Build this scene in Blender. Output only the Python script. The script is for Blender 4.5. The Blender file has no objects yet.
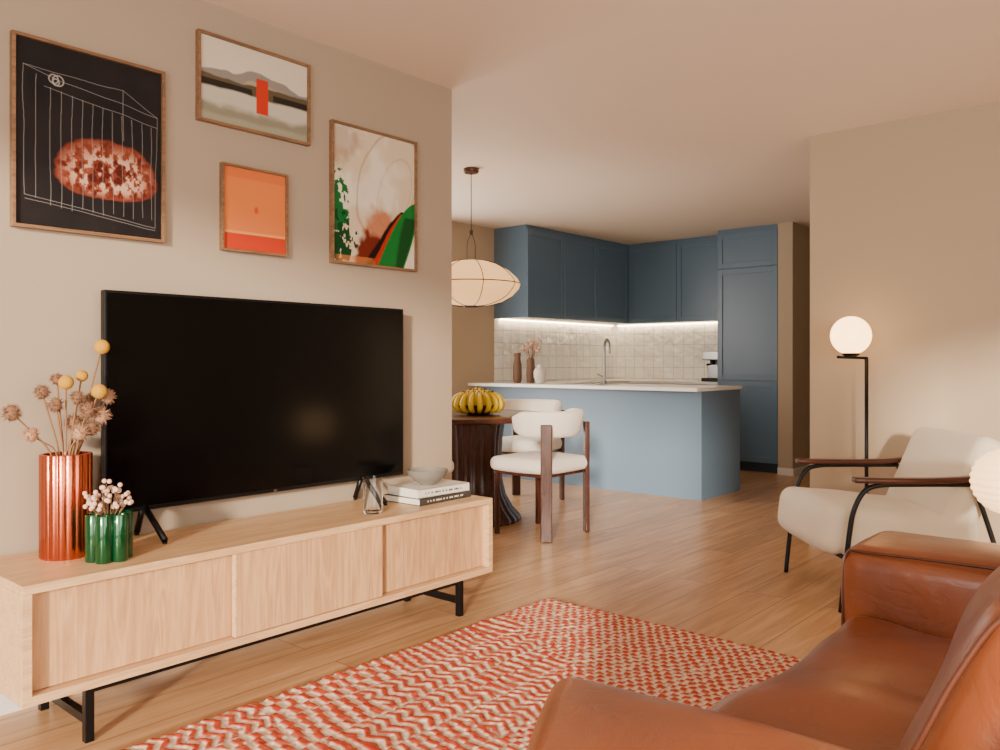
import bpy, bmesh, math, random
import numpy as np
from mathutils import Vector, Matrix, noise
random.seed(4)
S = bpy.context.scene
COL = S.collection

# ------------------------------------------------------------------ helpers
def lin(r, g, b):
    f = lambda c: (c/255/12.92) if c/255 <= .04045 else ((c/255+.055)/1.055)**2.4
    return (f(r), f(g), f(b), 1)

def mat(name, col, rough=.5, metal=0, spec=.5, emis=None, es=0, coat=0, trans=0, sheen=0, bump=None, ior=None):
    m = bpy.data.materials.new(name); m.use_nodes = True
    nt = m.node_tree; b = nt.nodes['Principled BSDF']
    b.inputs['Base Color'].default_value = col if len(col) == 4 else (*col, 1)
    b.inputs['Roughness'].default_value = rough
    b.inputs['Metallic'].default_value = metal
    b.inputs['Specular IOR Level'].default_value = spec
    b.inputs['Coat Weight'].default_value = coat
    b.inputs['Coat Roughness'].default_value = .12
    b.inputs['Transmission Weight'].default_value = trans
    b.inputs['Sheen Weight'].default_value = sheen
    if ior: b.inputs['IOR'].default_value = ior
    if emis:
        b.inputs['Emission Color'].default_value = (*emis, 1) if len(emis) == 3 else emis
        b.inputs['Emission Strength'].default_value = es
    # subtle procedural variation
    if bump is None: bump = (60, .05)
    if bump[1] > 0:
        n = nt.nodes.new('ShaderNodeTexNoise'); n.inputs['Scale'].default_value = bump[0]; n.inputs['Detail'].default_value = 4
        tc = nt.nodes.new('ShaderNodeTexCoord'); nt.links.new(tc.outputs['Object'], n.inputs['Vector'])
        bp = nt.nodes.new('ShaderNodeBump'); bp.inputs['Strength'].default_value = bump[1]; bp.inputs['Distance'].default_value = .01
        nt.links.new(n.outputs['Fac'], bp.inputs['Height']); nt.links.new(bp.outputs['Normal'], b.inputs['Normal'])
    return m

def wood(name, c1, c2, axis='Y', scale=1.0, rough=.45, stretch=14, ring=.35, rings=9):
    m = bpy.data.materials.new(name); m.use_nodes = True
    nt = m.node_tree; N = nt.nodes; L = nt.links; b = N['Principled BSDF']
    tc = N.new('ShaderNodeTexCoord'); mp = N.new('ShaderNodeMapping')
    sc = {'X': (1, stretch, stretch), 'Y': (stretch, 1, stretch), 'Z': (stretch, stretch, 1)}[axis]
    mp.inputs['Scale'].default_value = [s*scale for s in sc]
    L.new(tc.outputs['Object'], mp.inputs['Vector'])
    n = N.new('ShaderNodeTexNoise'); n.inputs['Scale'].default_value = 1.1; n.inputs['Detail'].default_value = 3; n.inputs['Distortion'].default_value = .6
    n2 = N.new('ShaderNodeTexNoise'); n2.inputs['Scale'].default_value = 9; n2.inputs['Detail'].default_value = 6
    L.new(mp.outputs['Vector'], n.inputs['Vector']); L.new(mp.outputs['Vector'], n2.inputs['Vector'])
    mul = N.new('ShaderNodeMath'); mul.operation = 'MULTIPLY'; mul.inputs[1].default_value = rings
    L.new(n.outputs['Fac'], mul.inputs[0])
    fr = N.new('ShaderNodeMath'); fr.operation = 'PINGPONG'; fr.inputs[1].default_value = 1
    L.new(mul.outputs[0], fr.inputs[0])
    mx = N.new('ShaderNodeMix'); mx.inputs[0].default_value = 1-ring
    L.new(fr.outputs[0], mx.inputs[2]); L.new(n2.outputs['Fac'], mx.inputs[3])
    rp = N.new('ShaderNodeValToRGB'); rp.color_ramp.elements[0].position = .25; rp.color_ramp.elements[1].position = .75
    rp.color_ramp.elements[0].color = c1; rp.color_ramp.elements[1].color = c2
    L.new(mx.outputs[0], rp.inputs[0]); L.new(rp.outputs[0], b.inputs['Base Color'])
    b.inputs['Roughness'].default_value = rough
    bp = N.new('ShaderNodeBump'); bp.inputs['Strength'].default_value = .08; bp.inputs['Distance'].default_value = .01
    L.new(n2.outputs['Fac'], bp.inputs['Height']); L.new(bp.outputs['Normal'], b.inputs['Normal'])
    return m

def new_obj(name, me, m, parent, smooth=False):
    o = bpy.data.objects.new(name, me); COL.objects.link(o)
    if m: me.materials.append(m)
    if parent: o.parent = parent
    if smooth:
        for p in me.polygons: p.use_smooth = True
    return o

def group(name, loc=(0, 0, 0), rz=0):
    e = bpy.data.objects.new(name, None); e.empty_display_size = .1
    e.location = loc; e.rotation_euler = (0, 0, rz); COL.objects.link(e); return e

def box(name, x0, x1, y0, y1, z0, z1, m, parent=None, bev=0, seg=2):
    bm = bmesh.new(); bmesh.ops.create_cube(bm, size=1)
    for v in bm.verts:
        v.co = Vector(((x0+x1)/2+v.co.x*abs(x1-x0), (y0+y1)/2+v.co.y*abs(y1-y0), (z0+z1)/2+v.co.z*abs(z1-z0)))
    if bev > 0:
        bmesh.ops.bevel(bm, geom=bm.edges[:], offset=bev, segments=seg, affect='EDGES', profile=.5)
    me = bpy.data.meshes.new(name); bm.to_mesh(me); bm.free()
    return new_obj(name, me, m, parent)

def obox(name, c, half, rot, m, parent=None, bev=0):
    o = box(name, -half[0], half[0], -half[1], half[1], -half[2], half[2], m, parent, bev)
    M = Matrix.Translation(c) @ Matrix.Rotation(rot[2], 4, 'Z') @ Matrix.Rotation(rot[1], 4, 'Y') @ Matrix.Rotation(rot[0], 4, 'X')
    o.data.transform(M); return o

def catmull(P, n):
    P = [Vector(p) for p in P]; out = []
    for i in range(len(P)-1):
        p0 = P[max(i-1, 0)]; p1 = P[i]; p2 = P[i+1]; p3 = P[min(i+2, len(P)-1)]
        for k in range(n):
            t = k/n
            out.append(.5*((2*p1)+(-p0+p2)*t+(2*p0-5*p1+4*p2-p3)*t*t+(-p0+3*p1-3*p2+p3)*t**3))
    out.append(P[-1]); return out

def tube(name, pts, r, m, parent=None, seg=12, sm=0, closed=False, flat=None):
    pts = [Vector(p) for p in pts]
    n0 = len(pts)
    if sm:
        if not isinstance(r, (int, float)):
            rr = []
            for i in range(n0-1):
                for k in range(sm): rr.append(r[i]+(r[i+1]-r[i])*k/sm)
            rr.append(r[-1]); r = rr
        pts = catmull(pts, sm)
    n = len(pts)
    if isinstance(r, (int, float)): r = [r]*n
    verts = []; faces = []
    T = []
    for i in range(n):
        if closed: d = pts[(i+1) % n]-pts[i-1]
        else: d = pts[min(i+1, n-1)]-pts[max(i-1, 0)]
        T.append(d.normalized())
    up = Vector((0, 0, 1)) if abs(T[0].z) < .9 else Vector((1, 0, 0))
    nrm = (up-T[0]*up.dot(T[0])).normalized()
    for i in range(n):
        nrm = (nrm-T[i]*nrm.dot(T[i])).normalized(); bn = T[i].cross(nrm)
        for k in range(seg):
            a = 2*math.pi*k/seg
            verts.append(pts[i]+(nrm*math.cos(a)*(flat or 1)+bn*math.sin(a))*r[i])
    rng = n if closed else n-1
    for i in range(rng):
        for k in range(seg):
            j = (i+1) % n
            faces.append((i*seg+k, i*seg+(k+1) % seg, j*seg+(k+1) % seg, j*seg+k))
    if not closed:
        faces.append(tuple(range(seg))[::-1]); faces.append(tuple((n-1)*seg+k for k in range(seg)))
    me = bpy.data.meshes.new(name); me.from_pydata([tuple(v) for v in verts], [], faces)
    o = new_obj(name, me, m, parent, True); return o

def lathe(name, prof, c, m, parent=None, seg=48, rfun=None):
    verts = []; faces = []
    for (r, z) in prof:
        for k in range(seg):
            a = 2*math.pi*k/seg
            rr = r*(rfun(a, z) if rfun else 1)
            verts.append((c[0]+rr*math.cos(a), c[1]+rr*math.sin(a), c[2]+z))
    n = len(prof)
    for i in range(n-1):
        for k in range(seg):
            faces.append((i*seg+k, i*seg+(k+1) % seg, (i+1)*seg+(k+1) % seg, (i+1)*seg+k))
    if prof[0][0] > 0: faces.append(tuple(range(seg))[::-1])
    if prof[-1][0] > 0: faces.append(tuple((n-1)*seg+k for k in range(seg)))
    me = bpy.data.meshes.new(name); me.from_pydata(verts, [], faces)
    bm = bmesh.new(); bm.from_mesh(me); bmesh.ops.remove_doubles(bm, verts=bm.verts, dist=1e-5)
    bmesh.ops.recalc_face_normals(bm, faces=bm.faces); bm.to_mesh(me); bm.free()
    o = new_obj(name, me, m, parent, True)
    me.set_sharp_from_angle(angle=math.radians(40))
    return o

def sphere(name, c, r, m, parent=None, seg=32, sz=1):
    bm = bmesh.new(); bmesh.ops.create_uvsphere(bm, u_segments=seg, v_segments=seg//2, radius=r)
    for v in bm.verts: v.co = Vector((v.co.x+c[0], v.co.y+c[1], v.co.z*sz+c[2]))
    me = bpy.data.meshes.new(name); bm.to_mesh(me); bm.free()
    return new_obj(name, me, m, parent, True)

def rbox(name, c, half, r, m, parent=None, mi=8, mc=4, puff=(0, 0, 0), rot=(0, 0, 0), deform=None, nz=0):
    hx, hy, hz = half
    def ax(h):
        L = []
        for k in range(mc): L.append(-h+r*(k/mc))
        for k in range(mi+1): L.append(-h+r+(2*(h-r))*k/mi)
        for k in range(1, mc+1): L.append(h-r+r*k/mc)
        return L
    X, Y, Z = ax(hx), ax(hy), ax(hz); nx, ny, nzz = len(X), len(Y), len(Z)
    idx = {}; verts = []
    def gv(i, j, k):
        key = (i, j, k)
        if key not in idx:
            p = Vector((X[i], Y[j], Z[k]))
            q = Vector((max(-hx+r, min(hx-r, p.x)), max(-hy+r, min(hy-r, p.y)), max(-hz+r, min(hz-r, p.z))))
            o = p-q
            if o.length > 1e-9: p = q+o.normalized()*r
            xn, yn, zn = p.x/hx, p.y/hy, p.z/hz
            p = Vector((p.x+xn*puff[0]*(1-yn*yn)*(1-zn*zn), p.y+yn*puff[1]*(1-xn*xn)*(1-zn*zn), p.z+zn*puff[2]*(1-xn*xn)*(1-yn*yn)))
            if nz:
                d = noise.noise(Vector((p.x*5+c[0]*7, p.y*5+c[1]*3, p.z*5)))*nz
                p += o.normalized()*d if o.length > 1e-9 else Vector()
            idx[key] = len(verts); verts.append(p)
        return idx[key]
    faces = []
    for i in range(nx-1):
        for j in range(ny-1):
            faces.append((gv(i, j, 0), gv(i, j+1, 0), gv(i+1, j+1, 0), gv(i+1, j, 0)))
            faces.append((gv(i, j, nzz-1), gv(i+1, j, nzz-1), gv(i+1, j+1, nzz-1), gv(i, j+1, nzz-1)))
    for i in range(nx-1):
        for k in range(nzz-1):
            faces.append((gv(i, 0, k), gv(i+1, 0, k), gv(i+1, 0, k+1), gv(i, 0, k+1)))
            faces.append((gv(i, ny-1, k), gv(i, ny-1, k+1), gv(i+1, ny-1, k+1), gv(i+1, ny-1, k)))
    for j in range(ny-1):
        for k in range(nzz-1):
            faces.append((gv(0, j, k), gv(0, j, k+1), gv(0, j+1, k+1), gv(0, j+1, k)))
            faces.append((gv(nx-1, j, k), gv(nx-1, j+1, k), gv(nx-1, j+1, k+1), gv(nx-1, j, k+1)))
    M = Matrix.Translation(c) @ Matrix.Rotation(rot[2], 4, 'Z') @ Matrix.Rotation(rot[1], 4, 'Y') @ Matrix.Rotation(rot[0], 4, 'X')
    out = []
    for p in verts:
        if deform: p = deform(p)
        out.append(tuple(M @ p))
    me = bpy.data.meshes.new(name); me.from_pydata(out, [], faces)
    return new_obj(name, me, m, parent, True)

def sstep(a, b, x): 
    t = np.clip((x-a)/(b-a), 0, 1); return t*t*(3-2*t)

def vnoise(x, y, s, seed=0, oct=3):
    out = np.zeros_like(x, dtype=float); amp = 1; tot = 0
    for o in range(oct):
        X = x*s*(2**o)+seed*17.3+o*5.1; Y = y*s*(2**o)+seed*9.7+o*3.7
        xi = np.floor(X).astype(int); yi = np.floor(Y).astype(int); fx = X-xi; fy = Y-yi
        fx = fx*fx*(3-2*fx); fy = fy*fy*(3-2*fy)
        h = lambda a, b: np.modf(np.abs(np.sin(a*127.1+b*311.7+seed*74.7)*43758.5453))[0]
        v = (h(xi, yi)*(1-fx)+h(xi+1, yi)*fx)*(1-fy)+(h(xi, yi+1)*(1-fx)+h(xi+1, yi+1)*fx)*fy
        out += v*amp; tot += amp; amp *= .5
    return out/tot

def attr_mat(name, rough=.4, coat=0, bump=None, spec=.5):
    m = mat(name, (1, 1, 1), rough=rough, coat=coat, bump=bump, spec=spec)
    nt = m.node_tree; a = nt.nodes.new('ShaderNodeAttribute'); a.attribute_name = 'Col'
    nt.links.new(a.outputs['Color'], nt.nodes['Principled BSDF'].inputs['Base Color']); return m

def grid_mesh(name, P, C, m, parent):
    ny, nx, _ = P.shape
    i = np.arange(ny*nx).reshape(ny, nx)
    f = np.stack([i[:-1, :-1], i[:-1, 1:], i[1:, 1:], i[1:, :-1]], -1).reshape(-1, 4)
    me = bpy.data.meshes.new(name); me.from_pydata(P.reshape(-1, 3).tolist(), [], f.tolist())
    ca = me.color_attributes.new('Col', 'FLOAT_COLOR', 'POINT')
    cc = np.ones((ny*nx, 4), dtype=np.float32); cc[:, :3] = C.reshape(-1, 3)
    ca.data.foreach_set('color', cc.ravel())
    return new_obj(name, me, m, parent, True)

L3 = lambda r, g, b: np.array(lin(r, g, b)[:3])

# ------------------------------------------------------------------ materials
M_wall = mat('wall_paint', lin(180, 163, 140), rough=.85, spec=.2, bump=(160, .03))
M_walltv = mat('wall_paint_shaded', lin(164, 148, 129), rough=.85, spec=.2, bump=(160, .03))  # wall paint made darker, the TV wall's dimmer light put into the colour
M_ceil = mat('ceiling_paint', lin(226, 211, 195), rough=.9, spec=.1, bump=(160, .02))
M_trim = mat('trim_white', lin(225, 220, 212), rough=.5)
M_oak = wood('oak', lin(194, 152, 108), lin(220, 182, 138), axis='Y', scale=1.6, rough=.42, stretch=13)
M_oakdoor = wood('oak_doors', lin(184, 140, 98), lin(212, 169, 124), axis='Z', scale=1.3, rough=.42, stretch=11, ring=.4, rings=12)
M_frame = wood('frame_wood', lin(104, 76, 52), lin(140, 104, 74), axis='Y', scale=2)
M_walnut = wood('walnut', lin(54, 26, 18), lin(86, 44, 30), axis='X', scale=2, rough=.28)
M_walnutz = wood('walnut_v', lin(46, 22, 16), lin(74, 36, 26), axis='Z', scale=2, rough=.26)
M_blue = mat('cabinet_blue', lin(92, 116, 138), rough=.3, bump=(80, .02))
M_bluei = mat('island_blue_lit', lin(98, 121, 142), rough=.42, bump=(80, .02))  # cabinet blue lightened, light falling on the island put into the colour
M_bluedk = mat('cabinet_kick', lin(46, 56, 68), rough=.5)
M_quartz = mat('quartz_top', lin(238, 236, 232), rough=.2, bump=(60, 0))
M_black = mat('black_metal', (.010, .010, .011), rough=.38, metal=.6)
M_tvb = mat('tv_bezel', (.003, .003, .0035), rough=.35, spec=.3)
M_tv = mat('tv_screen', (.0012, .0012, .0014), rough=.15, spec=.24, bump=(60, 0))
M_steel = mat('steel', (.32, .31, .3), rough=.28, metal=1)
M_cream = mat('cream_fabric', lin(218, 206, 184), rough=.9, sheen=.3, bump=(350, .35))
M_white_f = mat('boucle_white', lin(222, 214, 202), rough=.95, sheen=.3, bump=(220, .5))
M_globe = mat('globe_glass', (1, .85, .65), emis=(1, .54, .20), es=6.5, rough=.3, bump=(60, 0))
M_led = mat('led_strip', (1, 1, 1), emis=(1, .72, .42), es=24, bump=(60, 0))
M_copper = mat('copper_glaze', lin(196, 104, 74), rough=.26, metal=1)
M_green = mat('green_glaze', lin(10, 76, 40), rough=.12, metal=.5, coat=.6)
M_stem = mat('dry_stem', lin(130, 92, 60), rough=.8)
M_thistle = mat('thistle', lin(118, 84, 62), rough=.95)
M_thistle2 = mat('thistle_pale', lin(160, 122, 94), rough=.95)
M_yball = mat('craspedia', lin(202, 150, 34), rough=.95, bump=(300, .8))
M_berry = mat('berries', lin(214, 178, 158), rough=.7)
M_banana = mat('banana', lin(222, 188, 24), rough=.4)
M_banend = mat('banana_tip', lin(80, 62, 24), rough=.7)
M_bowlg = mat('stone_bowl', lin(122, 117, 108), rough=.55, bump=(120, .2))
M_glass = mat('clear_glass', (1, 1, 1), rough=.0, trans=1, ior=1.3, bump=(60, 0))
M_page = mat('book_pages', lin(226, 220, 206), rough=.8)
M_bookb = mat('book_cover_dark', lin(60, 56, 52), rough=.5)
M_bookw = mat('book_cover_white', lin(228, 222, 212), rough=.5)
M_vbr = mat('vase_brown', lin(110, 82, 62), rough=.6)
M_vwh = mat('vase_white', lin(225, 218, 208), rough=.4)

def leather():
    m = mat('leather', lin(165, 86, 44), rough=.34, coat=.2, bump=(60, 0)); nt = m.node_tree; N = nt.nodes; L = nt.links; b = N['Principled BSDF']
    b.inputs['Coat Roughness'].default_value = .25
    tc = N.new('ShaderNodeTexCoord')
    n = N.new('ShaderNodeTexNoise'); n.inputs['Scale'].default_value = 3.2; n.inputs['Detail'].default_value = 3; n.inputs['Distortion'].default_value = .5
    w = N.new('ShaderNodeTexNoise'); w.inputs['Scale'].default_value = 6; w.inputs['Detail'].default_value = 2; w.inputs['Distortion'].default_value = 1.6
    v = N.new('ShaderNodeTexVoronoi'); v.inputs['Scale'].default_value = 260
    for q in (n, w, v): L.new(tc.outputs['Object'], q.inputs['Vector'])
    sb = N.new('ShaderNodeMath'); sb.operation = 'SUBTRACT'; sb.inputs[1].default_value = .5; L.new(w.outputs['Fac'], sb.inputs[0])
    ab = N.new('ShaderNodeMath'); ab.operation = 'ABSOLUTE'; L.new(sb.outputs[0], ab.inputs[0])
    mr = N.new('ShaderNodeMapRange'); mr.interpolation_type = 'SMOOTHSTEP'; mr.inputs['From Max'].default_value = .06; L.new(ab.outputs[0], mr.inputs['Value'])
    rp = N.new('ShaderNodeValToRGB'); rp.color_ramp.elements[0].position = .25; rp.color_ramp.elements[1].position = .75
    rp.color_ramp.elements[0].color = lin(108, 55, 29); rp.color_ramp.elements[1].color = lin(144, 78, 43)
    L.new(n.outputs['Fac'], rp.inputs[0]); L.new(rp.outputs[0], b.inputs['Base Color'])
    b1 = N.new('ShaderNodeBump'); b1.inputs['Strength'].default_value = .12; b1.inputs['Distance'].default_value = .002
    L.new(v.outputs['Distance'], b1.inputs['Height'])
    b2 = N.new('ShaderNodeBump'); b2.inputs['Strength'].default_value = .4; b2.inputs['Distance'].default_value = .025
    L.new(n.outputs['Fac'], b2.inputs['Height']); L.new(b1.outputs['Normal'], b2.inputs['Normal'])
    b3 = N.new('ShaderNodeBump'); b3.inputs['Strength'].default_value = .10; b3.inputs['Distance'].default_value = .003
    L.new(mr.outputs[0], b3.inputs['Height']); L.new(b2.outputs['Normal'], b3.inputs['Normal'])
    L.new(b3.outputs['Normal'], b.inputs['Normal']); return m
M_leather = leather()
M_stitch = mat('leather_piping', lin(84, 42, 24), rough=.45)

def floor_mat():
    m = bpy.data.materials.new('floor_planks'); m.use_nodes = True; nt = m.node_tree; N = nt.nodes; L = nt.links; b = N['Principled BSDF']
    tc = N.new('ShaderNodeTexCoord'); mp = N.new('ShaderNodeMapping'); mp.inputs['Rotation'].default_value = (0, 0, math.pi/2)
    L.new(tc.outputs['Object'], mp.inputs['Vector'])
    br = N.new('ShaderNodeTexBrick'); br.offset = .37; br.inputs['Scale'].default_value = 1
    br.inputs['Brick Width'].default_value = 1.9; br.inputs['Row Height'].default_value = .19
    br.inputs['Mortar Size'].default_value = .002; br.inputs['Mortar Smooth'].default_value = .3
    br.inputs['Color1'].default_value = (.1, .1, .1, 1); br.inputs['Color2'].default_value = (.9, .9, .9, 1); br.inputs['Mortar'].default_value = (0, 0, 0, 1)
    L.new(mp.outputs[0], br.inputs['Vector'])
    mp2 = N.new('ShaderNodeMapping'); mp2.inputs['Scale'].default_value = (15, 1.2, 1); L.new(tc.outputs['Object'], mp2.inputs['Vector'])
    add = N.new('ShaderNodeVectorMath'); add.operation = 'ADD'; L.new(mp2.outputs[0], add.inputs[0])
    sc = N.new('ShaderNodeVectorMath'); sc.operation = 'SCALE'; sc.inputs[3].default_value = 13; L.new(br.outputs['Color'], sc.inputs[0]); L.new(sc.outputs[0], add.inputs[1])
    n = N.new('ShaderNodeTexNoise'); n.inputs['Scale'].default_value = 1.5; n.inputs['Detail'].default_value = 7; n.inputs['Distortion'].default_value = .8; L.new(add.outputs[0], n.inputs['Vector'])
    rp = N.new('ShaderNodeValToRGB'); e = rp.color_ramp.elements; e[0].position = .28; e[1].position = .74
    e[0].color = lin(174, 130, 89); e[1].color = lin(216, 175, 130); L.new(n.outputs['Fac'], rp.inputs[0])
    hs = N.new('ShaderNodeHueSaturation'); L.new(rp.outputs[0], hs.inputs['Color'])
    mr = N.new('ShaderNodeMapRange'); mr.inputs['To Min'].default_value = .87; mr.inputs['To Max'].default_value = 1.12; L.new(br.outputs['Color'], mr.inputs['Value']); L.new(mr.outputs[0], hs.inputs['Value'])
    mx = N.new('ShaderNodeMix'); mx.data_type = 'RGBA'; L.new(br.outputs['Fac'], mx.inputs[0]); L.new(hs.outputs[0], mx.inputs[6]); mx.inputs[7].default_value = lin(116, 82, 54)
    L.new(mx.outputs[2], b.inputs['Base Color'])
    b.inputs['Roughness'].default_value = .28
    bp = N.new('ShaderNodeBump'); bp.inputs['Strength'].default_value = .05; bp.inputs['Distance'].default_value = .01; L.new(n.outputs['Fac'], bp.inputs['Height']); L.new(bp.outputs[0], b.inputs['Normal'])
    return m
M_floor = floor_mat()

def tile_mat(name, axis):
    m = bpy.data.materials.new(name); m.use_nodes = True; nt = m.node_tree; N = nt.nodes; L = nt.links; b = N['Principled BSDF']
    tc = N.new('ShaderNodeTexCoord'); sp = N.new('ShaderNodeSeparateXYZ'); cb = N.new('ShaderNodeCombineXYZ')
    L.new(tc.outputs['Object'], sp.inputs[0]); L.new(sp.outputs[axis], cb.inputs[0]); L.new(sp.outputs[2], cb.inputs[1])
    br = N.new('ShaderNodeTexBrick'); br.offset = 0; br.inputs['Scale'].default_value = 1
    br.inputs['Brick Width'].default_value = .132; br.inputs['Row Height'].default_value = .132; br.inputs['Mortar Size'].default_value = .003; br.inputs['Mortar Smooth'].default_value = .4
    br.inputs['Color1'].default_value = lin(234, 231, 226); br.inputs['Color2'].default_value = lin(244, 243, 240); br.inputs['Mortar'].default_value = lin(176, 168, 160)
    L.new(cb.outputs[0], br.inputs['Vector']); L.new(br.outputs['Color'], b.inputs['Base Color'])
    b.inputs['Roughness'].default_value = .08
    n = N.new('ShaderNodeTexNoise'); n.inputs['Scale'].default_value = 11; n.inputs['Detail'].default_value = 1; L.new(tc.outputs['Object'], n.inputs['Vector'])
    b1 = N.new('ShaderNodeBump'); b1.inputs['Strength'].default_value = .7; b1.inputs['Distance'].default_value = .03; L.new(n.outputs['Fac'], b1.inputs['Height'])
    b2 = N.new('ShaderNodeBump'); b2.invert = True; b2.inputs['Strength'].default_value = .6; b2.inputs['Distance'].default_value = .004; L.new(br.outputs['Fac'], b2.inputs['Height']); L.new(b1.outputs[0], b2.inputs['Normal'])
    L.new(b2.outputs[0], b.inputs['Normal']); return m

# ------------------------------------------------------------------ room shell
H = 2.5
box('floor', -5.72, 2.42, -1.92, 9.62, -.1, 0, M_floor)
box('ceiling', -5.72, 2.42, -1.92, 9.62, H, H+.1, M_ceil)
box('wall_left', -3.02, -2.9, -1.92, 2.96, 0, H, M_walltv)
box('wall_return', -5.72, -3.02, 2.84, 2.96, 0, H, M_wall)
WD = (3.15, 5.45, .15, 2.3)  # out-of-view window opening, added to bring light to the kitchen
g = group('wall_dining')
box('below', -5.72, -5.6, 2.96, 8.69, 0, WD[2], M_wall, g); box('above', -5.72, -5.6, 2.96, 8.69, WD[3], H, M_wall, g)
box('side_1', -5.72, -5.6, 2.96, WD[0], WD[2], WD[3], M_wall, g); box('side_2', -5.72, -5.6, WD[1], 8.69, WD[2], WD[3], M_wall, g)
box('wall_back', -5.6, -3.248, 8.57, 8.69, 0, H, M_wall)
box('wall_stub', -3.248, -3.1, 7.95, 9.62, 0, H, M_wall)
box('wall_hall_end', -3.1, -1.723, 9.5, 9.62, 0, H, M_wall)
box('wall_hall_side', -1.843, -1.723, 5.12, 9.5, 0, H, M_wall)
box('wall_right', -1.843, 2.42, 5.0, 5.12, 0, H, M_wall)
g = group('wall_east')
WE = (-1.1, 1.9, .25, 2.3)
box('below', 2.3, 2.42, -1.92, 5, 0, WE[2], M_wall, g); box('above', 2.3, 2.42, -1.92, 5, WE[3], H, M_wall, g)
box('side_1', 2.3, 2.42, -1.92, WE[0], WE[2], WE[3], M_wall, g); box('side_2', 2.3, 2.42, WE[1], 5, WE[2], WE[3], M_wall, g)
g = group('wall_south')
WS = (-1.5, 2.0, .1, 2.4)
box('below', -2.9, 2.3, -1.92, -1.8, 0, WS[2], M_wall, g); box('above', -2.9, 2.3, -1.92, -1.8, WS[3], H, M_wall, g)
box('side_1', -2.9, WS[0], -1.92, -1.8, WS[2], WS[3], M_wall, g); box('side_2', WS[1], 2.3, -1.92, -1.8, WS[2], WS[3], M_wall, g)
def win(name, fixed, lo, a0, a1, z0, z1, n=4):
    g = group(name)
    def b(nm, c0, c1, d0, d1):
        if fixed == 'x': box(nm, lo, lo+.04, c0, c1, d0, d1, M_trim, g)
        else: box(nm, c0, c1, lo, lo+.04, d0, d1, M_trim, g)
    for k in range(n):
        y = a0+(a1-a0)*k/(n-1); b('mullion_%d' % k, y-.025, y+.025, z0, z1)
    b('rail_1', a0, a1, z0, z0+.05); b('rail_2', a0, a1, z1-.05, z1)
win('window_1', 'x', 2.34, *WE); win('window_2', 'y', -1.88, *WS, n=3); win('added_window', 'x', -5.68, *WD, n=3)  # the dining one is unseen, added for kitchen light
bh = .07
box('baseboard_left', -2.9, -2.888, -1.8, 2.96, 0, bh, M_trim)
box('baseboard_dining', -5.6, -5.588, 2.96, 5.9, 0, bh, M_trim)
box('baseboard_stub', -3.248, -3.088, 7.938, 7.95, 0, bh, M_trim)
box('baseboard_hall', -3.1, -3.088, 7.95, 9.5, 0, bh, M_trim)
box('baseboard_right', -1.843, 2.3, 4.988, 5.0, 0, bh, M_trim)

# ------------------------------------------------------------------ kitchen
def shaker(name, plane, a0, a1, z0, z1, pos, m, parent, fr=.055, dirn=1):
    gp = .003; a0 += gp; a1 -= gp; z0 += gp; z1 -= gp
    def bx(n, b0, b1, c0, c1, d0, d1):
        if plane == 'x': return box(n, pos+d0, pos+d1, b0, b1, c0, c1, m, parent, .0015, 1)
        return box(n, b0, b1, pos-d1, pos-d0, c0, c1, m, parent, .0015, 1)
    bx(name+'_panel', a0, a1, z0, z1, 0, .010)
    bx(name+'_stile_1', a0, a0+fr, z0, z1, .010, .022); bx(name+'_stile_2', a1-fr, a1, z0, z1, .010, .022)
    bx(name+'_rail_1', a0+fr, a1-fr, z0, z0+fr, .010, .022); bx(name+'_rail_2', a0+fr, a1-fr, z1-fr, z1, .010, .022)

g = group('upper_cabinets')
UZ = 1.57
box('carcass_left', -5.598, -5.172, 6.34, 8.568, UZ, 2.499, M_blue, g)
box('carcass_back', -5.172, -3.9, 8.242, 8.568, UZ, 2.499, M_blue, g)
for k in range(3):
    a = 6.34+k*(8.22-6.34)/3; shaker('door_l%d' % k, 'x', a, a+(8.22-6.34)/3, UZ, 2.46, -5.172, M_blue, g)
for k in range(2):
    a = -5.15+k*.625; shaker('door_b%d' % k, 'y', a, a+.625, UZ, 2.46, 8.242, M_blue, g)
g = group('under_cabinet_light')
box('strip_left', -5.57, -5.545, 6.4, 8.5, UZ-.012, UZ-.001, M_led, g)
box('strip_back', -5.5, -3.93, 8.52, 8.545, UZ-.012, UZ-.001, M_led, g)
g = group('pantry_cabinet')
box('carcass', -3.9, -3.25, 7.972, 8.568, .1, 2.499, M_blue, g)
box('kick', -3.88, -3.26, 8.02, 8.56, 0, .1, M_bluedk, g)
shaker('door_top', 'y', -3.9, -3.25, 2.09, 2.46, 7.972, M_blue, g)
shaker('door_mid', 'y', -3.9, -3.25, .93, 2.085, 7.972, M_blue, g)
shaker('door_low', 'y', -3.9, -3.25, .1, .925, 7.972, M_blue, g)
g = group('base_cabinets')
box('run_left', -5.58, -5.02, 6.8, 8.55, .1, .88, M_blue, g)
box('run_back', -5.02, -3.92, 7.99, 8.55, .1, .88, M_blue, g)
box('kick_left', -5.58, -5.07, 6.8, 8.5, 0, .1, M_bluedk, g)
box('kick_back', -5.02, -3.92, 8.04, 8.5, 0, .1, M_bluedk, g)
box('top_left', -5.598, -4.99, 6.79, 8.568, .88, .91, M_quartz, g, .002)
box('top_back', -4.99, -3.903, 7.96, 8.568, .88, .91, M_quartz, g, .002)
for k in range(2):
    shaker('door_b%d' % k, 'y', -5.0+k*.54, -4.46+k*.54, .1, .87, 7.99, M_blue, g)
g = group('kitchen_island')
box('body', -5.58, -3.12, 6.05, 6.73, 0, .882, M_bluei, g, .002)
box('end_panel', -3.12, -3.095, 6.03, 6.75, 0, .882, M_bluei, g, .002)
box('front_panel', -5.58, -3.12, 6.03, 6.05, 0, .882, M_bluei, g, .001)
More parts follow.
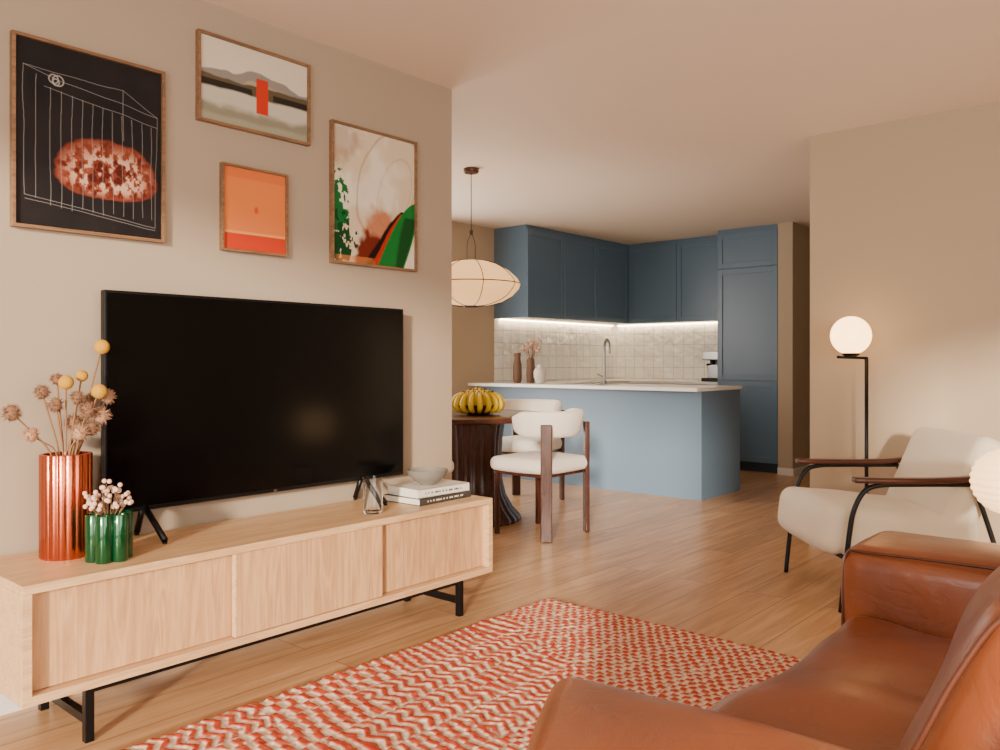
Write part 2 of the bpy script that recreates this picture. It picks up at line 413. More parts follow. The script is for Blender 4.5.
box('countertop', -5.598, -3.085, 5.94, 6.775, .882, .912, M_quartz, g, .003)
box('sink_rim', -4.75, -4.2, 6.2, 6.6, .912, .9135, M_steel, g)
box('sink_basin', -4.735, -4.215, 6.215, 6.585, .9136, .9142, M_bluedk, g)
box('tile_backsplash', -5.599, -5.589, 6.34, 8.56, .914, UZ-.0005, tile_mat('tile_l', 1))
box('tile_backsplash', -5.588, -3.903, 8.559, 8.569, .9105, UZ-.0005, tile_mat('tile_b', 0))
g = group('kitchen_faucet')
fx, fy = -4.45, 6.66
sd = (.83, -.55)
tube('spout', [(fx+sd[0]*q, fy+sd[1]*q, z) for q, z in ((0, .912), (0, 1.1), (0, 1.24), (.015, 1.30), (.06, 1.335), (.11, 1.31), (.125, 1.25), (.125, 1.2))], .014, M_steel, g, sm=5)
lathe('base', [(.028, 0), (.028, .02), (.02, .03)], (fx, fy, .912), M_steel, g, 24)
tube('lever', [(fx, fy, .97), (fx-.07, fy-.01, 1.0)], .007, M_steel, g)
g = group('coffee_machine')
bx0 = -4.14
box('body', bx0, bx0+.2, 8.2, 8.5, .91, 1.22, M_steel, g, .01)
box('head', bx0, bx0+.2, 8.08, 8.2, 1.14, 1.24, M_steel, g, .01)
box('drip_tray', bx0, bx0+.2, 8.06, 8.2, .91, .95, M_black, g, .005)
tube('group_head', [(bx0+.1, 8.13, 1.14), (bx0+.1, 8.13, 1.09)], .03, M_black, g)
tube('handle', [(bx0+.1, 8.12, 1.1), (bx0+.1, 8.0, 1.09)], .011, M_black, g)
g = group('stoneware_vase')
lathe('body', [(.0, 0), (.035, 0), (.045, .05), (.042, .18), (.03, .24), (.036, .3), (.03, .3), (.02, .2)], (-5.2, 6.24, .913), M_vbr, g, 32)
g = group('stoneware_vase.001')
lathe('body', [(.0, 0), (.038, 0), (.045, .08), (.04, .22), (.028, .25), (.022, .25), (.02, .15)], (-5.08, 6.3, .913), M_vbr, g, 32)
for k in range(18):
    a = random.uniform(0, 6.28); r = random.uniform(.03, .13); z = .912+random.uniform(.33, .46)
    e = (-5.08+r*math.cos(a), 6.3+r*math.sin(a), z)
    tube('sprig_%d' % k, [(-5.08, 6.3, 1.08), (-5.08+r*.4*math.cos(a), 6.3+r*.4*math.sin(a), 1.2), e], .002, M_stem, g, 5, 3)
    for q in range(3): sphere('bud_%d_%d' % (k, q), (e[0]+random.uniform(-.015, .015), e[1]+random.uniform(-.015, .015), e[2]+random.uniform(-.03, .01)), .014, M_berry, g, 10)
g = group('ginger_jar')
lathe('body', [(.0, 0), (.035, 0), (.06, .06), (.062, .11), (.05, .14), (.028, .155), (.032, .18), (.0, .185)], (-4.90, 6.22, .913), M_vwh, g, 32)

# ------------------------------------------------------------------ dining
TX, TY = -3.98, 4.26
g = group('dining_table')
lathe('top', [(0, .715), (.55, .715), (.565, .722), (.57, .735), (.565, .748), (.555, .752), (0, .752)], (TX, TY, 0), M_walnut, g, 72)
lathe('pedestal', [(.0, 0), (.35, 0), (.36, .012), (.355, .03), (.30, .09), (.25, .18), (.222, .30), (.218, .44), (.225, .58), (.24, .69), (.25, .715), (0, .715)], (TX, TY, 0), M_walnutz, g, 160,
      rfun=lambda a, z: 1-.03*abs(math.sin(a*15)))
g = group('banana_bowl')
bcx, bcy, bz = -3.86, 4.2, .752
lathe('bowl', [(0, 0), (.07, 0), (.09, .008), (.15, .05), (.165, .07), (.158, .072), (.14, .052), (.07, .015), (0, .015)], (bcx, bcy, bz), M_walnut, g, 48)
nb = 0
for ring, (n, r0) in enumerate(((17, .14), (12, .09), (6, .04))):
    for k in range(n):
        a = 2*math.pi*(k+.3*ring)/n; ca, sa = math.cos(a), math.sin(a)
        P = []; up = .03*ring
        for (rr, zz) in ((-.055, .035), (-.02, .03), (.022, .052), (.03, .09), (.014, .13), (-.016, .155), (-.03, .165)):
            P.append((bcx+(r0+rr)*ca, bcy+(r0+rr)*sa, bz+zz*.95+up*.5))
        tube('banana_%d' % nb, P, [.004, .014, .0185, .0195, .017, .008, .005], M_banana, g, 8, 3)
        tube('tip_%d' % nb, [P[-1], (P[-1][0]-.008*ca, P[-1][1]-.008*sa, P[-1][2]+.008)], .0055, M_banend, g, 6)
        nb += 1

def dining_chair(name, loc, rz):
    g = group(name, (loc[0], loc[1], 0), rz)
    rbox('seat', (0, 0, .46), (.24, .25, .045), .04, M_white_f, g, puff=(.0, 0, .012),
         deform=lambda p: Vector((p.x, p.y*(1-.10*(p.x < 0)*(-p.x/.25)), p.z)))
    n = 28
    verts = []; faces = []; sec = 16
    for i in range(n+1):
        a = math.radians(180-92+184*i/n)
        R = .25; cx = 0.01; 
        c = Vector((cx+R*math.cos(a), R*1.0*math.sin(a), 0))
        rad = Vector((math.cos(a), math.sin(a), 0))
        e = min(i, n-i)/n; th = .034*min(1, .35+e*9); hh = .085*min(1, .55+e*5)
        for k in range(sec):
            b = 2*math.pi*k/sec; cb, sb = math.cos(b), math.sin(b)
            s = lambda v: math.copysign(abs(v)**.6, v)
            verts.append(tuple(c+rad*(th*s(cb)+.02*(s(sb)*hh/.088))+Vector((0, 0, .725+hh*s(sb)))))
    for i in range(n):
        for k in range(sec): faces.append((i*sec+k, i*sec+(k+1) % sec, (i+1)*sec+(k+1) % sec, (i+1)*sec+k))
    faces.append(tuple(range(sec))); faces.append(tuple(n*sec+k for k in range(sec))[::-1])
    me = bpy.data.meshes.new('backrest'); me.from_pydata(verts, [], faces)
    bm = bmesh.new(); bm.from_mesh(me); bmesh.ops.recalc_face_normals(bm, faces=bm.faces); bm.to_mesh(me); bm.free()
    new_obj('backrest', me, M_white_f, g, True)
    for s, nm in ((1, 'l'), (-1, 'r')):
        obox('rear_leg_'+nm, (-.215, s*.215, .365), (.036, .015, .365), (0, 0, s*.7), M_walnutz, g, .006)
        obox('front_leg_'+nm, (.19, s*.215, .212), (.016, .014, .212), (0, 0, 0), M_walnutz, g, .006)
        obox('rail_side_'+nm, (0, s*.205, .405), (.19, .011, .012), (0, 0, 0), M_walnutz, g, .003)
    obox('rail_front', (.19, 0, .405), (.011, .2, .012), (0, 0, 0), M_walnutz, g, .003)
    obox('rail_rear', (-.19, 0, .405), (.011, .2, .012), (0, 0, 0), M_walnutz, g, .003)
    return g
dining_chair('dining_chair', (-3.32, 4.22), math.radians(180))
dining_chair('dining_chair', (-4.16, 5.1), math.radians(-80))
dining_chair('dining_chair', (-3.83, 3.46), math.radians(95))

g = group('pendant_lamp')
M_shade = mat('paper_shade', lin(222, 190, 142), emis=(1, .52, .19), es=1.25, rough=.7)
pz = 1.685
prof = [(.045, .158), (.12, .150), (.20, .124), (.27, .084), (.33, .03), (.352, -.008), (.342, -.04), (.295, -.092), (.225, -.132), (.13, -.158), (.05, -.164)]
lathe('shade', prof, (TX, TY, pz), M_shade, g, 64)
for k in range(8):
    a = 2*math.pi*k/8+.2; 
    tube('rib_%d' % k, [(TX+(r+.003)*math.cos(a), TY+(r+.003)*math.sin(a), pz+z*1.015) for r, z in prof], .0026, M_black, g, 6, 3)
tube('rim', [(TX+.355*math.cos(2*math.pi*k/64), TY+.355*math.sin(2*math.pi*k/64), pz-.009) for k in range(64)], .0035, M_black, g, 6, closed=True)
tube('cord', [(TX, TY, 2.49), (TX, TY, pz+.35)], .003, M_black, g, 8)
for s in (-1, 1): tube('wire_%d' % (s+1), [(TX, TY, pz+.36), (TX+.028*s*.75, TY+.028*s*.66, pz+.28), (TX+.028*s*.75, TY+.028*s*.66, pz+.155)], .0025, M_black, g, 6, 4)
lathe('canopy', [(0, 0), (.05, 0), (.055, .012), (.055, .03), (0, .03)], (TX, TY, 2.469), M_walnut, g, 32)
lathe('finial', [(0, 0), (.012, 0), (.014, .03), (.008, .04), (0, .04)], (TX, TY, pz+.34), M_walnut, g, 24)
lathe('bottom_cap', [(0, 0), (.05, 0), (.05, .012), (0, .012)], (TX, TY, pz-.174), M_black, g, 32)

# ------------------------------------------------------------------ sideboard
g = group('sideboard')
x0, x1, y0, y1, zb, zt = -2.885, -2.45, .825, 2.765, .17, .505
t = .026
box('top', x0, x1, y0, y1, zt-t, zt, M_oak, g, .002)
box('bottom', x0, x1, y0, y1, zb, zb+t, M_oak, g, .002)
box('side_1', x0, x1, y0, y0+t, zb+t, zt-t, M_oak, g, .001)
box('side_2', x0, x1, y1-t, y1, zb+t, zt-t, M_oak, g, .001)
box('back', x0, x0+.01, y0+t, y1-t, zb+t, zt-t, M_oak, g)
box('door_1', x1-.055, x1-.037, y0+t, 1.50, zb+t+.002, zt-t-.002, M_oakdoor, g, .001)
box('door_2', x1-.028, x1-.008, 1.482, 2.12, zb+t+.002, zt-t-.002, M_oakdoor, g, .001)
box('door_3', x1-.055, x1-.037, 2.1, y1-t, zb+t+.002, zt-t-.002, M_oakdoor, g, .001)
box('door_2_edge', x1-.027, x1-.007, 1.476, 1.484, zb+t+.002, zt-t-.002, M_oak, g, .001)
for i, yy in enumerate((1.02, 2.6)):
    for j, xx in enumerate((-2.84, -2.5)):
        box('leg_%d%d' % (i, j), xx-.013, xx+.013, yy-.013, yy+.013, 0, zb, M_black, g, .002)
    box('cross_%d' % i, -2.84, -2.5, yy-.012, yy+.012, .055, .08, M_black, g)
    box('cross_up_%d' % i, -2.84, -2.5, yy-.012, yy+.012, zb-.025, zb, M_black, g)
for j, xx in enumerate((-2.84, -2.5)):
    box('runner_%d' % j, xx-.012, xx+.012, 1.02, 2.6, zb-.025, zb-.0005, M_black, g)

# television
g = group('television')
box('panel', -2.845, -2.815, 1.20, 2.556, .60, 1.365, M_tvb, g, .004)
box('housing', -2.865, -2.845, 1.4, 2.34, .66, 1.1, M_tvb, g, .008)
box('screen', -2.815, -2.8135, 1.21, 2.546, .616, 1.355, M_tv, g)
box('logo', -2.8135, -2.813, 1.86, 1.875, .604, .611, M_steel, g)
for i, yy in enumerate((1.34, 2.32)):
    for s in (-1, 1):
        xe = -2.875 if s < 0 else -2.67
        tube('foot_%d%d' % (i, s+1), [(-2.828, yy, .62), (xe, yy+.0, .516)], .011, M_tvb, g, 8)
        lathe('pad_%d%d' % (i, s+1), [(0, 0), (.008, 0), (.008, .006), (0, .006)], (xe, yy, .5055), M_tvb, g, 16)

# vases
def lobed(name, c, R, h, n, m, amt):
    g = group(name)
    f = lambda a, z: 1-amt*(1-abs(math.sin(a*n/2)))
    lathe('body', [(0, 0), (R*.97, 0), (R, .004), (R, h-.003), (R*.98, h), (R*.86, h), (R*.85, h-.03), (R*.84, .02), (0, .02)], c, m, g, n*12, rfun=f)
    return g
ST = .505
cv = (-2.74, 1.05, ST)
g = lobed('copper_vase', cv, .076, .325, 18, M_copper, .045)
stems = [((-.02, .12, .665), 'y', .024), ((.0, .0, .55), 'y', .023), ((.03, .09, .52), 'y', .024), ((-.03, .06, .57), 'y', .019),
         ((.0, -.155, .46), 't', .034), ((-.03, -.06, .52), 't', .03), ((.0, -.10, .39), 't', .03), ((.03, .055, .46), 't', .036), ((-.01, .03, .42), 't', .034), ((.02, .10, .44), 't', .036), ((.0, -.03, .48), 't', .03), ((-.05, .09, .48), 't', .034), ((.03, .03, .39), 't', .034),
         ((.02, .07, .40), 't', .032), ((-.02, -.02, .56), 't', .024), ((0, .13, .50), 't', .03), ((.01, .03, .50), 't', .028)]
for i, (d, kind, r) in enumerate(stems):
    e = (cv[0]+d[0], cv[1]+d[1], ST+d[2])
    tube('stem_%d' % i, [(cv[0]+d[0]*.1, cv[1]+d[1]*.1, ST+.2), (cv[0]+d[0]*.25, cv[1]+d[1]*.3, ST+.33), (cv[0]+d[0]*.75, cv[1]+d[1]*.7, ST+.33+(d[2]-.33)*.6), e], .0028, M_stem, g, 6, 4)
    if kind == 'y': sphere('craspedia_%d' % i, e, r, M_yball, g, 20)
    else:
        mm = M_thistle if i % 3 else M_thistle2
        sphere('thistle_%d' % i, e, r*.6, mm, g, 14, 1.2)
        vs = []; fs = []
        for q in range(110):
            v = Vector((random.gauss(0, 1), random.gauss(0, 1), random.gauss(.25, 1))).normalized(); w = v.orthogonal().normalized()*.0024
            b = len(vs); o = Vector(e); wl = v.cross(w).normalized()*.0024
            vs += [tuple(o+v*r*.4+w), tuple(o+v*r*.4-w*.5+wl), tuple(o+v*r*.4-w*.5-wl), tuple(o+v*r*1.0)]
            fs += [(b, b+1, b+3), (b+1, b+2, b+3), (b+2, b, b+3)]
        me = bpy.data.meshes.new('spikes'); me.from_pydata(vs, [], fs); new_obj('spikes_%d' % i, me, mm, g)
g = group('green_vase')
gc = (-2.59, 1.12)
for k in range(6):
    a = 2*math.pi*k/6+.3; px, py = gc[0]+.044*math.cos(a), gc[1]+.044*math.sin(a)
    lathe('tube_%d' % k, [(0, 0), (.0235, 0), (.025, .003), (.025, .142), (.0235, .145), (.021, .145), (.02, .03), (0, .03)], (px, py, ST), M_green, g, 28)
lathe('core', [(0, 0), (.032, 0), (.032, .14), (.028, .14), (.028, .03), (0, .03)], (gc[0], gc[1], ST), M_green, g, 28)
for k in range(32):
    a = random.uniform(0, 6.28); r = random.uniform(.01, .066); z = ST+.165+random.uniform(0, .06)*(1.3-r/.1)
    e = (gc[0]+r*math.cos(a), gc[1]+r*math.sin(a), z)
    tube('sprig_%d' % k, [(gc[0]+r*.3*math.cos(a), gc[1]+r*.3*math.sin(a), ST+.12), e], .0012, M_stem, g, 5)
    for q in range(2): sphere('berry_%d_%d' % (k, q), (e[0]+random.uniform(-.01, .01), e[1]+random.uniform(-.01, .01), e[2]+random.uniform(-.01, .012)), .0075, M_berry, g, 10)

# books, bowl, glass
def book(name, c, w, d, h, rz, mc, z):
    g = group(name, (c[0], c[1], z), rz)
    box('pages', -d/2+.004, d/2-.004, -w/2+.003, w/2-.004, .003, h-.003, M_page, g)
    box('cover_bottom', -d/2, d/2, -w/2, w/2, 0, .003, mc, g); box('cover_top', -d/2, d/2, -w/2, w/2, h-.003, h, mc, g)
    box('spine', d/2-.003, d/2, -w/2, w/2, 0, h, mc, g)
    rr = random.Random(3); yy = -w*.36
    while yy < w*.34:
        ww = rr.uniform(.004, .011)
        box('lettering', d/2, d/2+.0005, yy, yy+ww, h*.36, h*.60, M_vwh if mc is M_bookb else M_bookb, g)
        yy += ww+rr.choice((.003, .003, .012))
book('hardcover_book', (-2.655, 2.56), .33, .22, .03, math.radians(2), M_bookb, ST)
book('hardcover_book', (-2.655, 2.56), .31, .21, .036, math.radians(-2), M_bookw, ST+.0303)
g = group('ceramic_bowl')
lathe('bowl', [(0, 0), (.03, 0), (.034, .006), (.06, .02), (.085, .045), (.092, .068), (.088, .068), (.080, .048), (.055, .025), (0, .014)], (-2.64, 2.54, ST+.0668), M_bowlg, g, 48)
g = group('water_glass')
lathe('glass', [(0, 0), (.036, 0), (.038, .004), (.042, .145), (.0405, .145), (.0365, .012), (0, .012)], (-2.575, 2.17, ST), M_glass, g, 48)

# ------------------------------------------------------------------ art
def poster(name, y0, y1, z0, z1, func, nx=150, ny=170, fw=.011):
    g = group(name); xw = -2.9
    box('frame_l', xw, xw+.025, y0, y0+fw, z0, z1, M_frame, g, .001); box('frame_r', xw, xw+.025, y1-fw, y1, z0, z1, M_frame, g, .001)
    box('frame_b', xw, xw+.025, y0+fw, y1-fw, z0, z0+fw, M_frame, g, .001); box('frame_t', xw, xw+.025, y0+fw, y1-fw, z1-fw, z1, M_frame, g, .001)
    box('backing', xw, xw+.012, y0+fw, y1-fw, z0+fw, z1-fw, M_bookw, g)
    U, V = np.meshgrid(np.linspace(0, 1, nx), np.linspace(0, 1, ny))   # V from top
    P = np.zeros((ny, nx, 3)); P[..., 0] = xw+.0135; P[..., 1] = y0+fw+U*(y1-y0-2*fw); P[..., 2] = z1-fw-V*(z1-z0-2*fw)
    C = func(U, V); o = grid_mesh('print', P, C, attr_mat(name+'_print', .6, bump=(60, 0), spec=.15), g)
    return g
def blend(C, col, a): return C*(1-a[..., None])+col*a[..., None]
def line(U, V, x0, y0, x1, y1, w, asp=1.25):
    X, Y = U, V*asp; ax, ay, bx, by = x0, y0*asp, x1, y1*asp
    t = np.clip(((X-ax)*(bx-ax)+(Y-ay)*(by-ay))/((bx-ax)**2+(by-ay)**2+1e-9), 0, 1)
    d = np.hypot(X-ax-t*(bx-ax), Y-ay-t*(by-ay)); return 1-sstep(w*.4, w*1.2, d)
def art1(U, V):
    C = np.ones(U.shape+(3,))*L3(22, 20, 23); C = blend(C, L3(44, 38, 37), vnoise(U, V, 5, 1)*.6)
    n = vnoise(U, V, 34, 2, 4); n1 = vnoise(U, V, 6, 4); n3 = vnoise(U, V, 12, 8)
    top = np.where(V < .69, .23, .12)
    d = (np.abs((U-.61)/.38)**2.4+np.abs((V-.69)/top)**2.2)**.45+(n1-.5)*.14+(n-.5)*.10
    ms = 1-sstep(.92, 1.0, d)
    bc = blend(np.ones(U.shape+(3,))*L3(132, 58, 40), L3(214, 176, 150), sstep(.52, .62, n)*sstep(1.1, .5, d+.25*np.abs(V-.62))*1.0); bc = blend(bc, L3(80, 31, 23), (1-sstep(.34, .46, n)))
    bc = blend(bc, L3(172, 94, 64), sstep(.45, .7, n3)*.3)
    bc = blend(bc, L3(114, 48, 33), sstep(.66, .95, d)*.6)
    C = blend(C, bc, ms)
    W = L3(160, 156, 154)
    jit = (vnoise(U, V, 6, 9, 1)-.5)*.014
    for k in range(11):
        x = .22+k*.07
        C = blend(C, W, line(U+jit, V, x, .235+.010*k, x+.005, .88+.008*(k % 3), .0022)*.55)
    for a in ((.05, .14, .30, .19), (.42, .20, .97, .27), (.30, .19, .42, .2), (.05, .14, .72, .16), (.72, .16, .97, .27), (.05, .14, .06, .84), (.06, .84, .95, .93), (.97, .27, .95, .93), (.18, .235, .97, .33), (.13, .18, .13, .85), (.72, .16, .72, .45), (.06, .86, .95, .945)):
        C = blend(C, W, line(U+jit, V+jit, *a, .0022)*.55)
    for (cx, cy, rr) in ((.24, .185, .03), (.255, .20, .022), (.27, .19, .035)):
        dl = np.abs(np.hypot((U-cx), (V-cy)*1.25)-rr); C = blend(C, W, (1-sstep(.002, .006, dl))*.8)
    return C
def art2(U, V):
    C = np.ones(U.shape+(3,))*L3(206, 196, 178)
    n = vnoise(U, V, 6, 3); nb = vnoise(U, V*.2, 9, 5)
    h = .34+.12*(vnoise(U, U*0, 4, 7)-.5)*2-.02*U
    C = blend(C, L3(134, 128, 122), sstep(0, .012, V-h))
    C = blend(C, L3(172, 158, 132), sstep(0, .03, V-(h+.09+.05*n))*.7)
    C = blend(C, L3(88, 76, 58), sstep(.44, .46, V-.06*(n-.5)))
    C = blend(C, L3(30, 29, 28), ((V > .50) & (V < .575) & ((U < .56) | (U > .66)) & (nb > .25)).astype(float)*.9)
    C = blend(C, L3(188, 182, 166), sstep(.57, .60, V+.05*(n-.5)))
    C = blend(C, L3(112, 108, 88), sstep(.74, .84, V+.14*(n-.5))*.8)
    C = blend(C, L3(156, 154, 132), sstep(.88, .94, V+.05*(n-.5))*.8)
    C = blend(C, L3(188, 50, 26), ((U > .50) & (U < .61) & (V > .34) & (V < .78)).astype(float))
    return C
def art3(U, V):
    C = np.ones(U.shape+(3,))*L3(214, 120, 62)
    C = blend(C, L3(192, 56, 28), (V > .80).astype(float))
    C = blend(C, L3(226, 150, 82), ((V > .775) & (V < .80)).astype(float))
    C = blend(C, L3(206, 104, 54), ((V < .12)).astype(float)*.8)
    C = blend(C, L3(196, 78, 38), 1-sstep(.9, 1.0, np.hypot((U-.52)/.035, (V-.49)/.045)))
    return C
def art4(U, V):
    n = vnoise(U, V, 5, 11); n2 = vnoise(U, V, 14, 12)
    C = np.ones(U.shape+(3,))*L3(206, 190, 164)
    C = blend(C, L3(226, 217, 202), sstep(.35, .65, n)*.8)
    for (cx, cy, rx, ry, am) in ((.66, .36, .36, .42, .5), (.74, .42, .20, .27, .3)):
        d = np.abs(np.hypot((U-cx+.35*(V-cy))/rx, (V-cy)/ry)+(n-.5)*.12-1); C = blend(C, L3(150, 108, 70), (1-sstep(.0, .05, d))*am)
    C = blend(C, L3(126, 84, 50), (1-sstep(.5, 1.1, np.hypot((U-.10)/.24, (V-.12)/.18)+(n2-.5)))*.45)
    n4 = vnoise(U, V, 22, 17)
    C = blend(C, L3(20, 100, 46), (1-sstep(.9, 1.0, np.hypot((U-.05)/.12, (V-.66)/.24)+(n4-.5)*2.4)))
    C = blend(C, L3(10, 62, 30), (1-sstep(.9, 1.0, np.hypot((U-.08)/.13, (V-.86)/.16)+(n4-.5)*2.4)))
    s = np.clip((V-.47)/.53, 0, 1); lx = 1.03-.50*s**.60; rx_ = 1.06-.20*s**1.6
    w = (n-.5)*.08
    hot = (1-sstep(.5, 1.1, np.hypot((U-.56)/.26, (V-.74)/.20)+(n2-.5)*.6))
    C = blend(C, L3(176, 92, 46), hot*.8)
    C = blend(C, L3(104, 36, 20), (1-sstep(.7, 1.0, np.hypot((U-.44)/.24, (V-.98)/.28)+(n2-.5)*.6)))
    C = blend(C, L3(20, 13, 11), sstep(-.02, .01, U-(lx-.16*s+w))*(U < lx+.03)*(V > .56))
    C = blend(C, L3(168, 42, 22), sstep(-.01, .01, U-(lx-.07*s+w*.5))*(U < lx+.03)*(V > .58))
    C = blend(C, L3(22, 112, 46), sstep(-.005, .005, U-lx)*(U < rx_)*(V > .47))
    C = blend(C, L3(10, 58, 24), sstep(-.02, .03, U-(lx+.22*s))*(U < rx_-.02)*(V > .6)*.85)
    C = blend(C, L3(196, 122, 66), (V > .95)*(1-sstep(.15, .25, np.abs(U-.25)+(n-.5)*.2))*.6)
    return C
poster('framed_brain_artwork', .94, 1.445, 1.554, 2.179, art1, 300, 370)
poster('framed_landscape_artwork', 1.574, 2.082, 2.036, 2.378, art2, 170, 120)
poster('framed_orange_artwork', 1.673, 1.972, 1.554, 1.894, art3, 120, 130, .009)
poster('framed_abstract_artwork', 2.196, 2.70, 1.553, 2.176, art4, 240, 290)

# ------------------------------------------------------------------ rug
rx0, rx1, ry0, ry1 = -2.34, -1.13, .45, 3.03
nx, ny = 270, 560
X, Y = np.meshgrid(np.linspace(rx0, rx1, nx), np.linspace(ry0, ry1, ny))
jx = (vnoise(X, Y, 12, 21)-.5)*.024; jy = (vnoise(X, Y, 12, 22)-.5)*.024
A = X+jx-rx0; B = Y+jy-ry0
colw = .19; ci = np.floor(A/colw).astype(int); seg_len = .5
si = np.floor((B+ci*.21)/seg_len).astype(int)
hsh = (ci*7+si*13+ci*si*3) % 6
h2 = np.modf(np.abs(np.sin(ci*12.9898+si*78.233)*43758.5453))[0]
inner = np.modf(A/colw)[0]
def soft(f, duty=.5):  # 1 = red
    return sstep(.02, .07, f)*(1-sstep(duty-.01, duty+.04, f))
per = .040+.016*h2
tri = np.abs(np.modf(A/.095)[0]*2-1)
fb = lambda off: np.modf((B+off+20*per)/per)[0]
step = np.floor(A/.0475)
bar1 = soft(fb(0), .56); bar2 = soft(fb(per/2), .56)
half = np.where(inner > .5, bar1, bar2)
stair = soft(fb(per*.25*(step % 4)), .55)
zig = soft(fb(.03*tri), .52)
dash = soft(fb(per/2*(np.floor(A/.063) % 2)), .5)
per2 = .030; cell = np.floor(B/per2) % 2
small = soft(np.modf(B/per2)[0], .80)*soft(np.modf(A/.042+.5*cell+5)[0], .66)
red = np.select([hsh < 1, hsh < 2, hsh < 3, hsh < 4, hsh < 5], [half, zig, dash, stair, bar1], zig)
far = (B+.12*np.floor(A/.19) > 2.22).astype(float)
red = red*(1-far)+small*far
rt = ((A > .76) & (B > 1.35)).astype(float); red = red*(1-rt)+small*rt
red = red*(1-.8*(inner < .035))
sh = vnoise(X, Y, 60, 23, 2)
red = np.clip(red*(.80+.4*sh), 0, 1)
C = blend(np.ones(X.shape+(3,))*L3(230, 211, 188), L3(186, 70, 46), red)
C = C*(.88+.24*sh[..., None])
Zr = .012+red*.005+sh*.007
m_e = np.minimum(np.minimum(A, rx1-X), np.minimum(B, ry1-Y)); Zr = np.where(m_e < .006, .004, Zr)
P = np.stack([X+jx*.15, Y, Zr], -1)
g = group('woven_rug')
grid_mesh('pile', P, C, attr_mat('rug_wool', .95, bump=(400, .5), spec=.1), g)
box('backing', rx0+.004, rx1-.004, ry0+.004, ry1-.004, 0.0005, .008, M_page, g)

# ------------------------------------------------------------------ sofa
g = group('leather_sofa')
ah = .60
rbox('arm_far', (-.30, 2.55, (ah+.06)/2), (.50, .18, (ah-.06)/2), .06, M_leather, g, puff=(.006, .012, .010), nz=.006, mi=12)
def nd(p):
    f = (p.x+.49)/-.98+1   # 1 at front
    yy = (.19-p.y)/.38
    return Vector((p.x+yy*.20*f, p.y-.06*f, p.z))
rbox('arm_near', (-.335, 1.0, (.605+.06)/2), (.525, .19, (.605-.06)/2), .055, M_leather, g, puff=(.006, .012, .010), deform=nd, nz=.006, mi=12)
box('base', -.72, .12, 1.1, 2.38, .1, .29, M_leather, g, .02)
rbox('seat_cushion', (-.39, 1.765, .335), (.37, .60, .09), .05, M_leather, g, mi=20, puff=(.02, 0, .03), nz=.02)
rbox('back_cushion', (-.18, 1.765, .575), (.12, .595, .24), .07, M_leather, g, mi=20, puff=(.05, 0, .02), rot=(0, math.radians(24), 0), nz=.02)
rbox('back_frame', (.10, 1.73, .42), (.09, .95, .34), .05, M_leather, g, puff=(.005, 0, 0))
tube('welt_arm_top', [(-.765, 2.388, .588), (-.5, 2.379, .596), (-.2, 2.376, .598), (.1, 2.381, .594)], .0045, M_stitch, g, 8, 5)
tube('welt_arm_front', [(-.785, 2.392, .10), (-.789, 2.390, .3), (-.785, 2.392, .5), (-.778, 2.392, .57), (-.765, 2.388, .588)], .0045, M_stitch, g, 8, 5)
for q in (1, -1):
    c = Vector((-.18, 1.765, .575)); R = Matrix.Rotation(math.radians(24), 3, 'Y')
    pts = [c+R@Vector((a, q*.578, b)) for a, b in ((-.105, -.20), (-.118, -.1), (-.118, 0), (-.118, .1), (-.105, .2), (-.06, .232), (0, .238), (.06, .232))]
    tube('welt_back_%d' % (q+1), pts, .0045, M_stitch, g, 8, 4)
for i, (a, b) in enumerate(((-.66, .95), (-.66, 2.55), (.05, .95), (.05, 2.55))):
    tube('leg_%d' % i, [(a, b, 0), (a, b, .12)], [.014, .02], M_black, g)

# ------------------------------------------------------------------ armchair
g = group('lounge_armchair', (-1.193, 4.264, 0), math.radians(221.03))
rbox('seat_cushion', (.08, 0, .325), (.36, .315, .115), .06, M_cream, g, mi=10, puff=(.02, 0, .02), rot=(0, math.radians(-6), 0), nz=.006)
rbox('back_cushion', (-.26, 0, .54), (.075, .315, .245), .05, M_cream, g, mi=10, puff=(.02, 0, .01), rot=(0, math.radians(-24), 0), nz=.006)
for s, nm in ((1, 'near'), (-1, 'far')):
    y = s*.35
    tube('front_leg_'+nm, [(.375, y, 0), (.36, y, .15), (.335, y, .36), (.315, y, .46), (.27, y, .54), (.2, y, .568), (.05, y, .572), (-.22, y, .572)], .0115, M_black, g, 12, 6)
    tube('rear_leg_'+nm, [(-.22, y, .572), (-.28, y, .4), (-.36, y, .15), (-.4, y, 0)], [.011, .011, .011, .009], M_black, g, 12, 5)
    rbox('armrest_'+nm, (.02, y, .589), (.30, .026, .013), .011, M_walnut, g, mi=10, mc=3, deform=lambda p: Vector((p.x, p.y, p.z+.012*(p.x/.295)**2*(1 if p.x < 0 else .3))))
    tube('side_rail_'+nm, [(.352, y, .24), (-.33, y, .21)], .010, M_black, g)
tube('front_rail', [(.352, -.35, .24), (.352, .35, .24)], .010, M_black, g)
tube('rear_rail', [(-.335, -.35, .215), (-.335, .35, .215)], .010, M_black, g)
tube('back_rail', [(-.25, -.35, .5), (-.35, -.3, .52), (-.37, 0, .52), (-.35, .3, .52), (-.25, .35, .5)], .010, M_black, g, 10, 4)

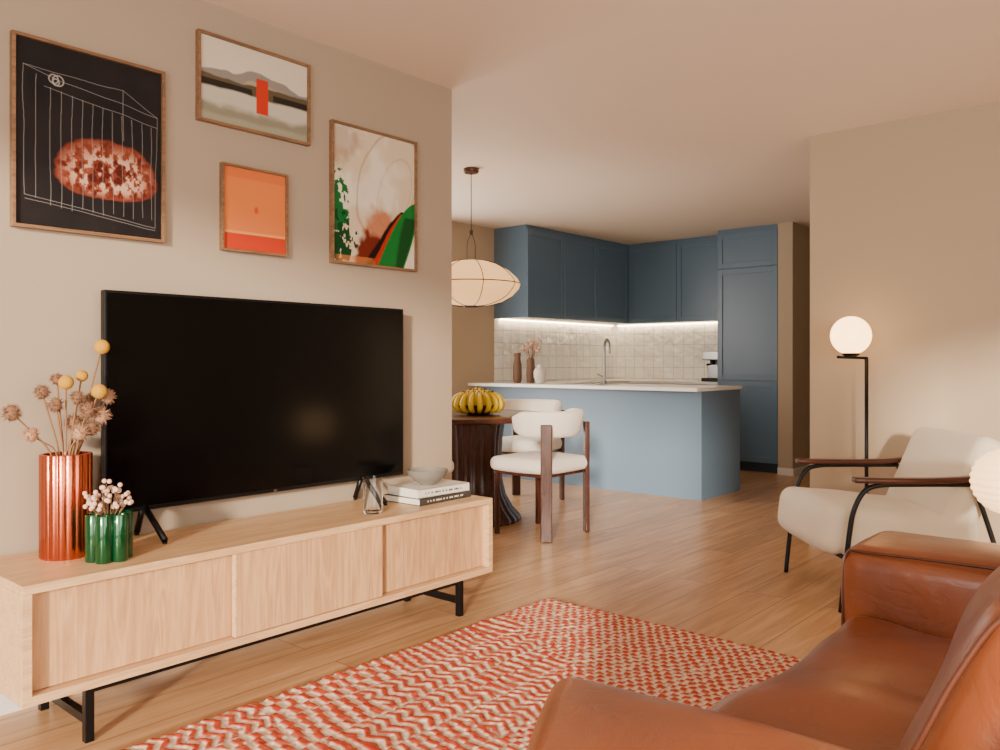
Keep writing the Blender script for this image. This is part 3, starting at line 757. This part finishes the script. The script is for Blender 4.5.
# ------------------------------------------------------------------ lamps
g = group('floor_lamp')
px, py = -1.453, 4.80
lathe('base', [(0, 0), (.12, 0), (.125, .008), (.12, .018), (0, .02)], (px, py, 0), M_black, g, 48)
tube('pole', [(px, py, .01), (px, py, 1.142)], .0105, M_black, g)
dx, dy = -.7543, -.6565
gx, gy = px+dx*.088, py+dy*.088
tube('arm', [(px-dx*.005, py-dy*.005, 1.142), (px+dx*.165, py+dy*.165, 1.148)], .008, M_black, g)
lathe('cup', [(0, 0), (.02, 0), (.045, .012), (.05, .022), (0, .022)], (gx, gy, 1.148), M_black, g, 32)
sphere('globe', (gx, gy, 1.268), .108, M_globe, g, 48)

sx, sy = -.593, 3.69
g = group('lantern_floor_lamp')
M_lant = mat('lantern_paper', (1, .88, .7), emis=(1, .56, .22), es=2.8, rough=.6, bump=(60, 0))
prof = []
for k in range(61):
    a = -math.pi/2+math.pi*(k/60); a = max(-1.35, min(1.35, a))
    prof.append(((.128+.0035*math.sin(k*math.pi/2.0))*math.cos(a), .128*math.sin(a)))
lathe('lantern', prof, (sx, sy, .655), M_lant, g, 56)
tube('post', [(sx, sy, .01), (sx, sy, .535)], .009, M_black, g)
lathe('foot', [(0, 0), (.09, 0), (.095, .01), (.0, .016)], (sx, sy, 0), M_black, g, 40)

# ------------------------------------------------------------------ light
w = bpy.data.worlds.new('World'); S.world = w; w.use_nodes = True
bg = w.node_tree.nodes['Background']; bg.inputs[0].default_value = (1, .915, .82, 1); bg.inputs[1].default_value = 7.6
def portal(name, loc, rot, sx, sy):
    l = bpy.data.lights.new(name, 'AREA'); l.shape = 'RECTANGLE'; l.size = sx; l.size_y = sy; l.cycles.is_portal = True
    o = bpy.data.objects.new(name, l); o.location = loc; o.rotation_euler = rot; COL.objects.link(o)
portal('window_portal', (2.43, (WE[0]+WE[1])/2, (WE[2]+WE[3])/2), (0, math.radians(90), 0), WE[3]-WE[2], WE[1]-WE[0])
portal('window_portal', ((WS[0]+WS[1])/2, -1.93, (WS[2]+WS[3])/2), (math.radians(90), 0, 0), WS[1]-WS[0], WS[3]-WS[2])
portal('window_portal', (-5.73, (WD[0]+WD[1])/2, (WD[2]+WD[3])/2), (0, math.radians(-90), 0), WD[3]-WD[2], WD[1]-WD[0])  # portal for the added dining window
sl = bpy.data.lights.new('sun', 'SUN'); sl.energy = 8.0; sl.angle = math.radians(4); sl.color = (1, .84, .66)
so = bpy.data.objects.new('sun', sl); COL.objects.link(so)
so.rotation_euler = Vector((-.5, .80, -.17)).to_track_quat('-Z', 'Y').to_euler()

# ------------------------------------------------------------------ camera
cd = bpy.data.cameras.new('camera'); co = bpy.data.objects.new('camera', cd); COL.objects.link(co)
co.location = (0, 0, 1.12); co.rotation_euler = (math.radians(90), 0, math.radians(41.03))
cd.sensor_width = 36; cd.lens = 816/1000*36; cd.shift_y = -13/1000; cd.clip_start = .05
S.camera = co
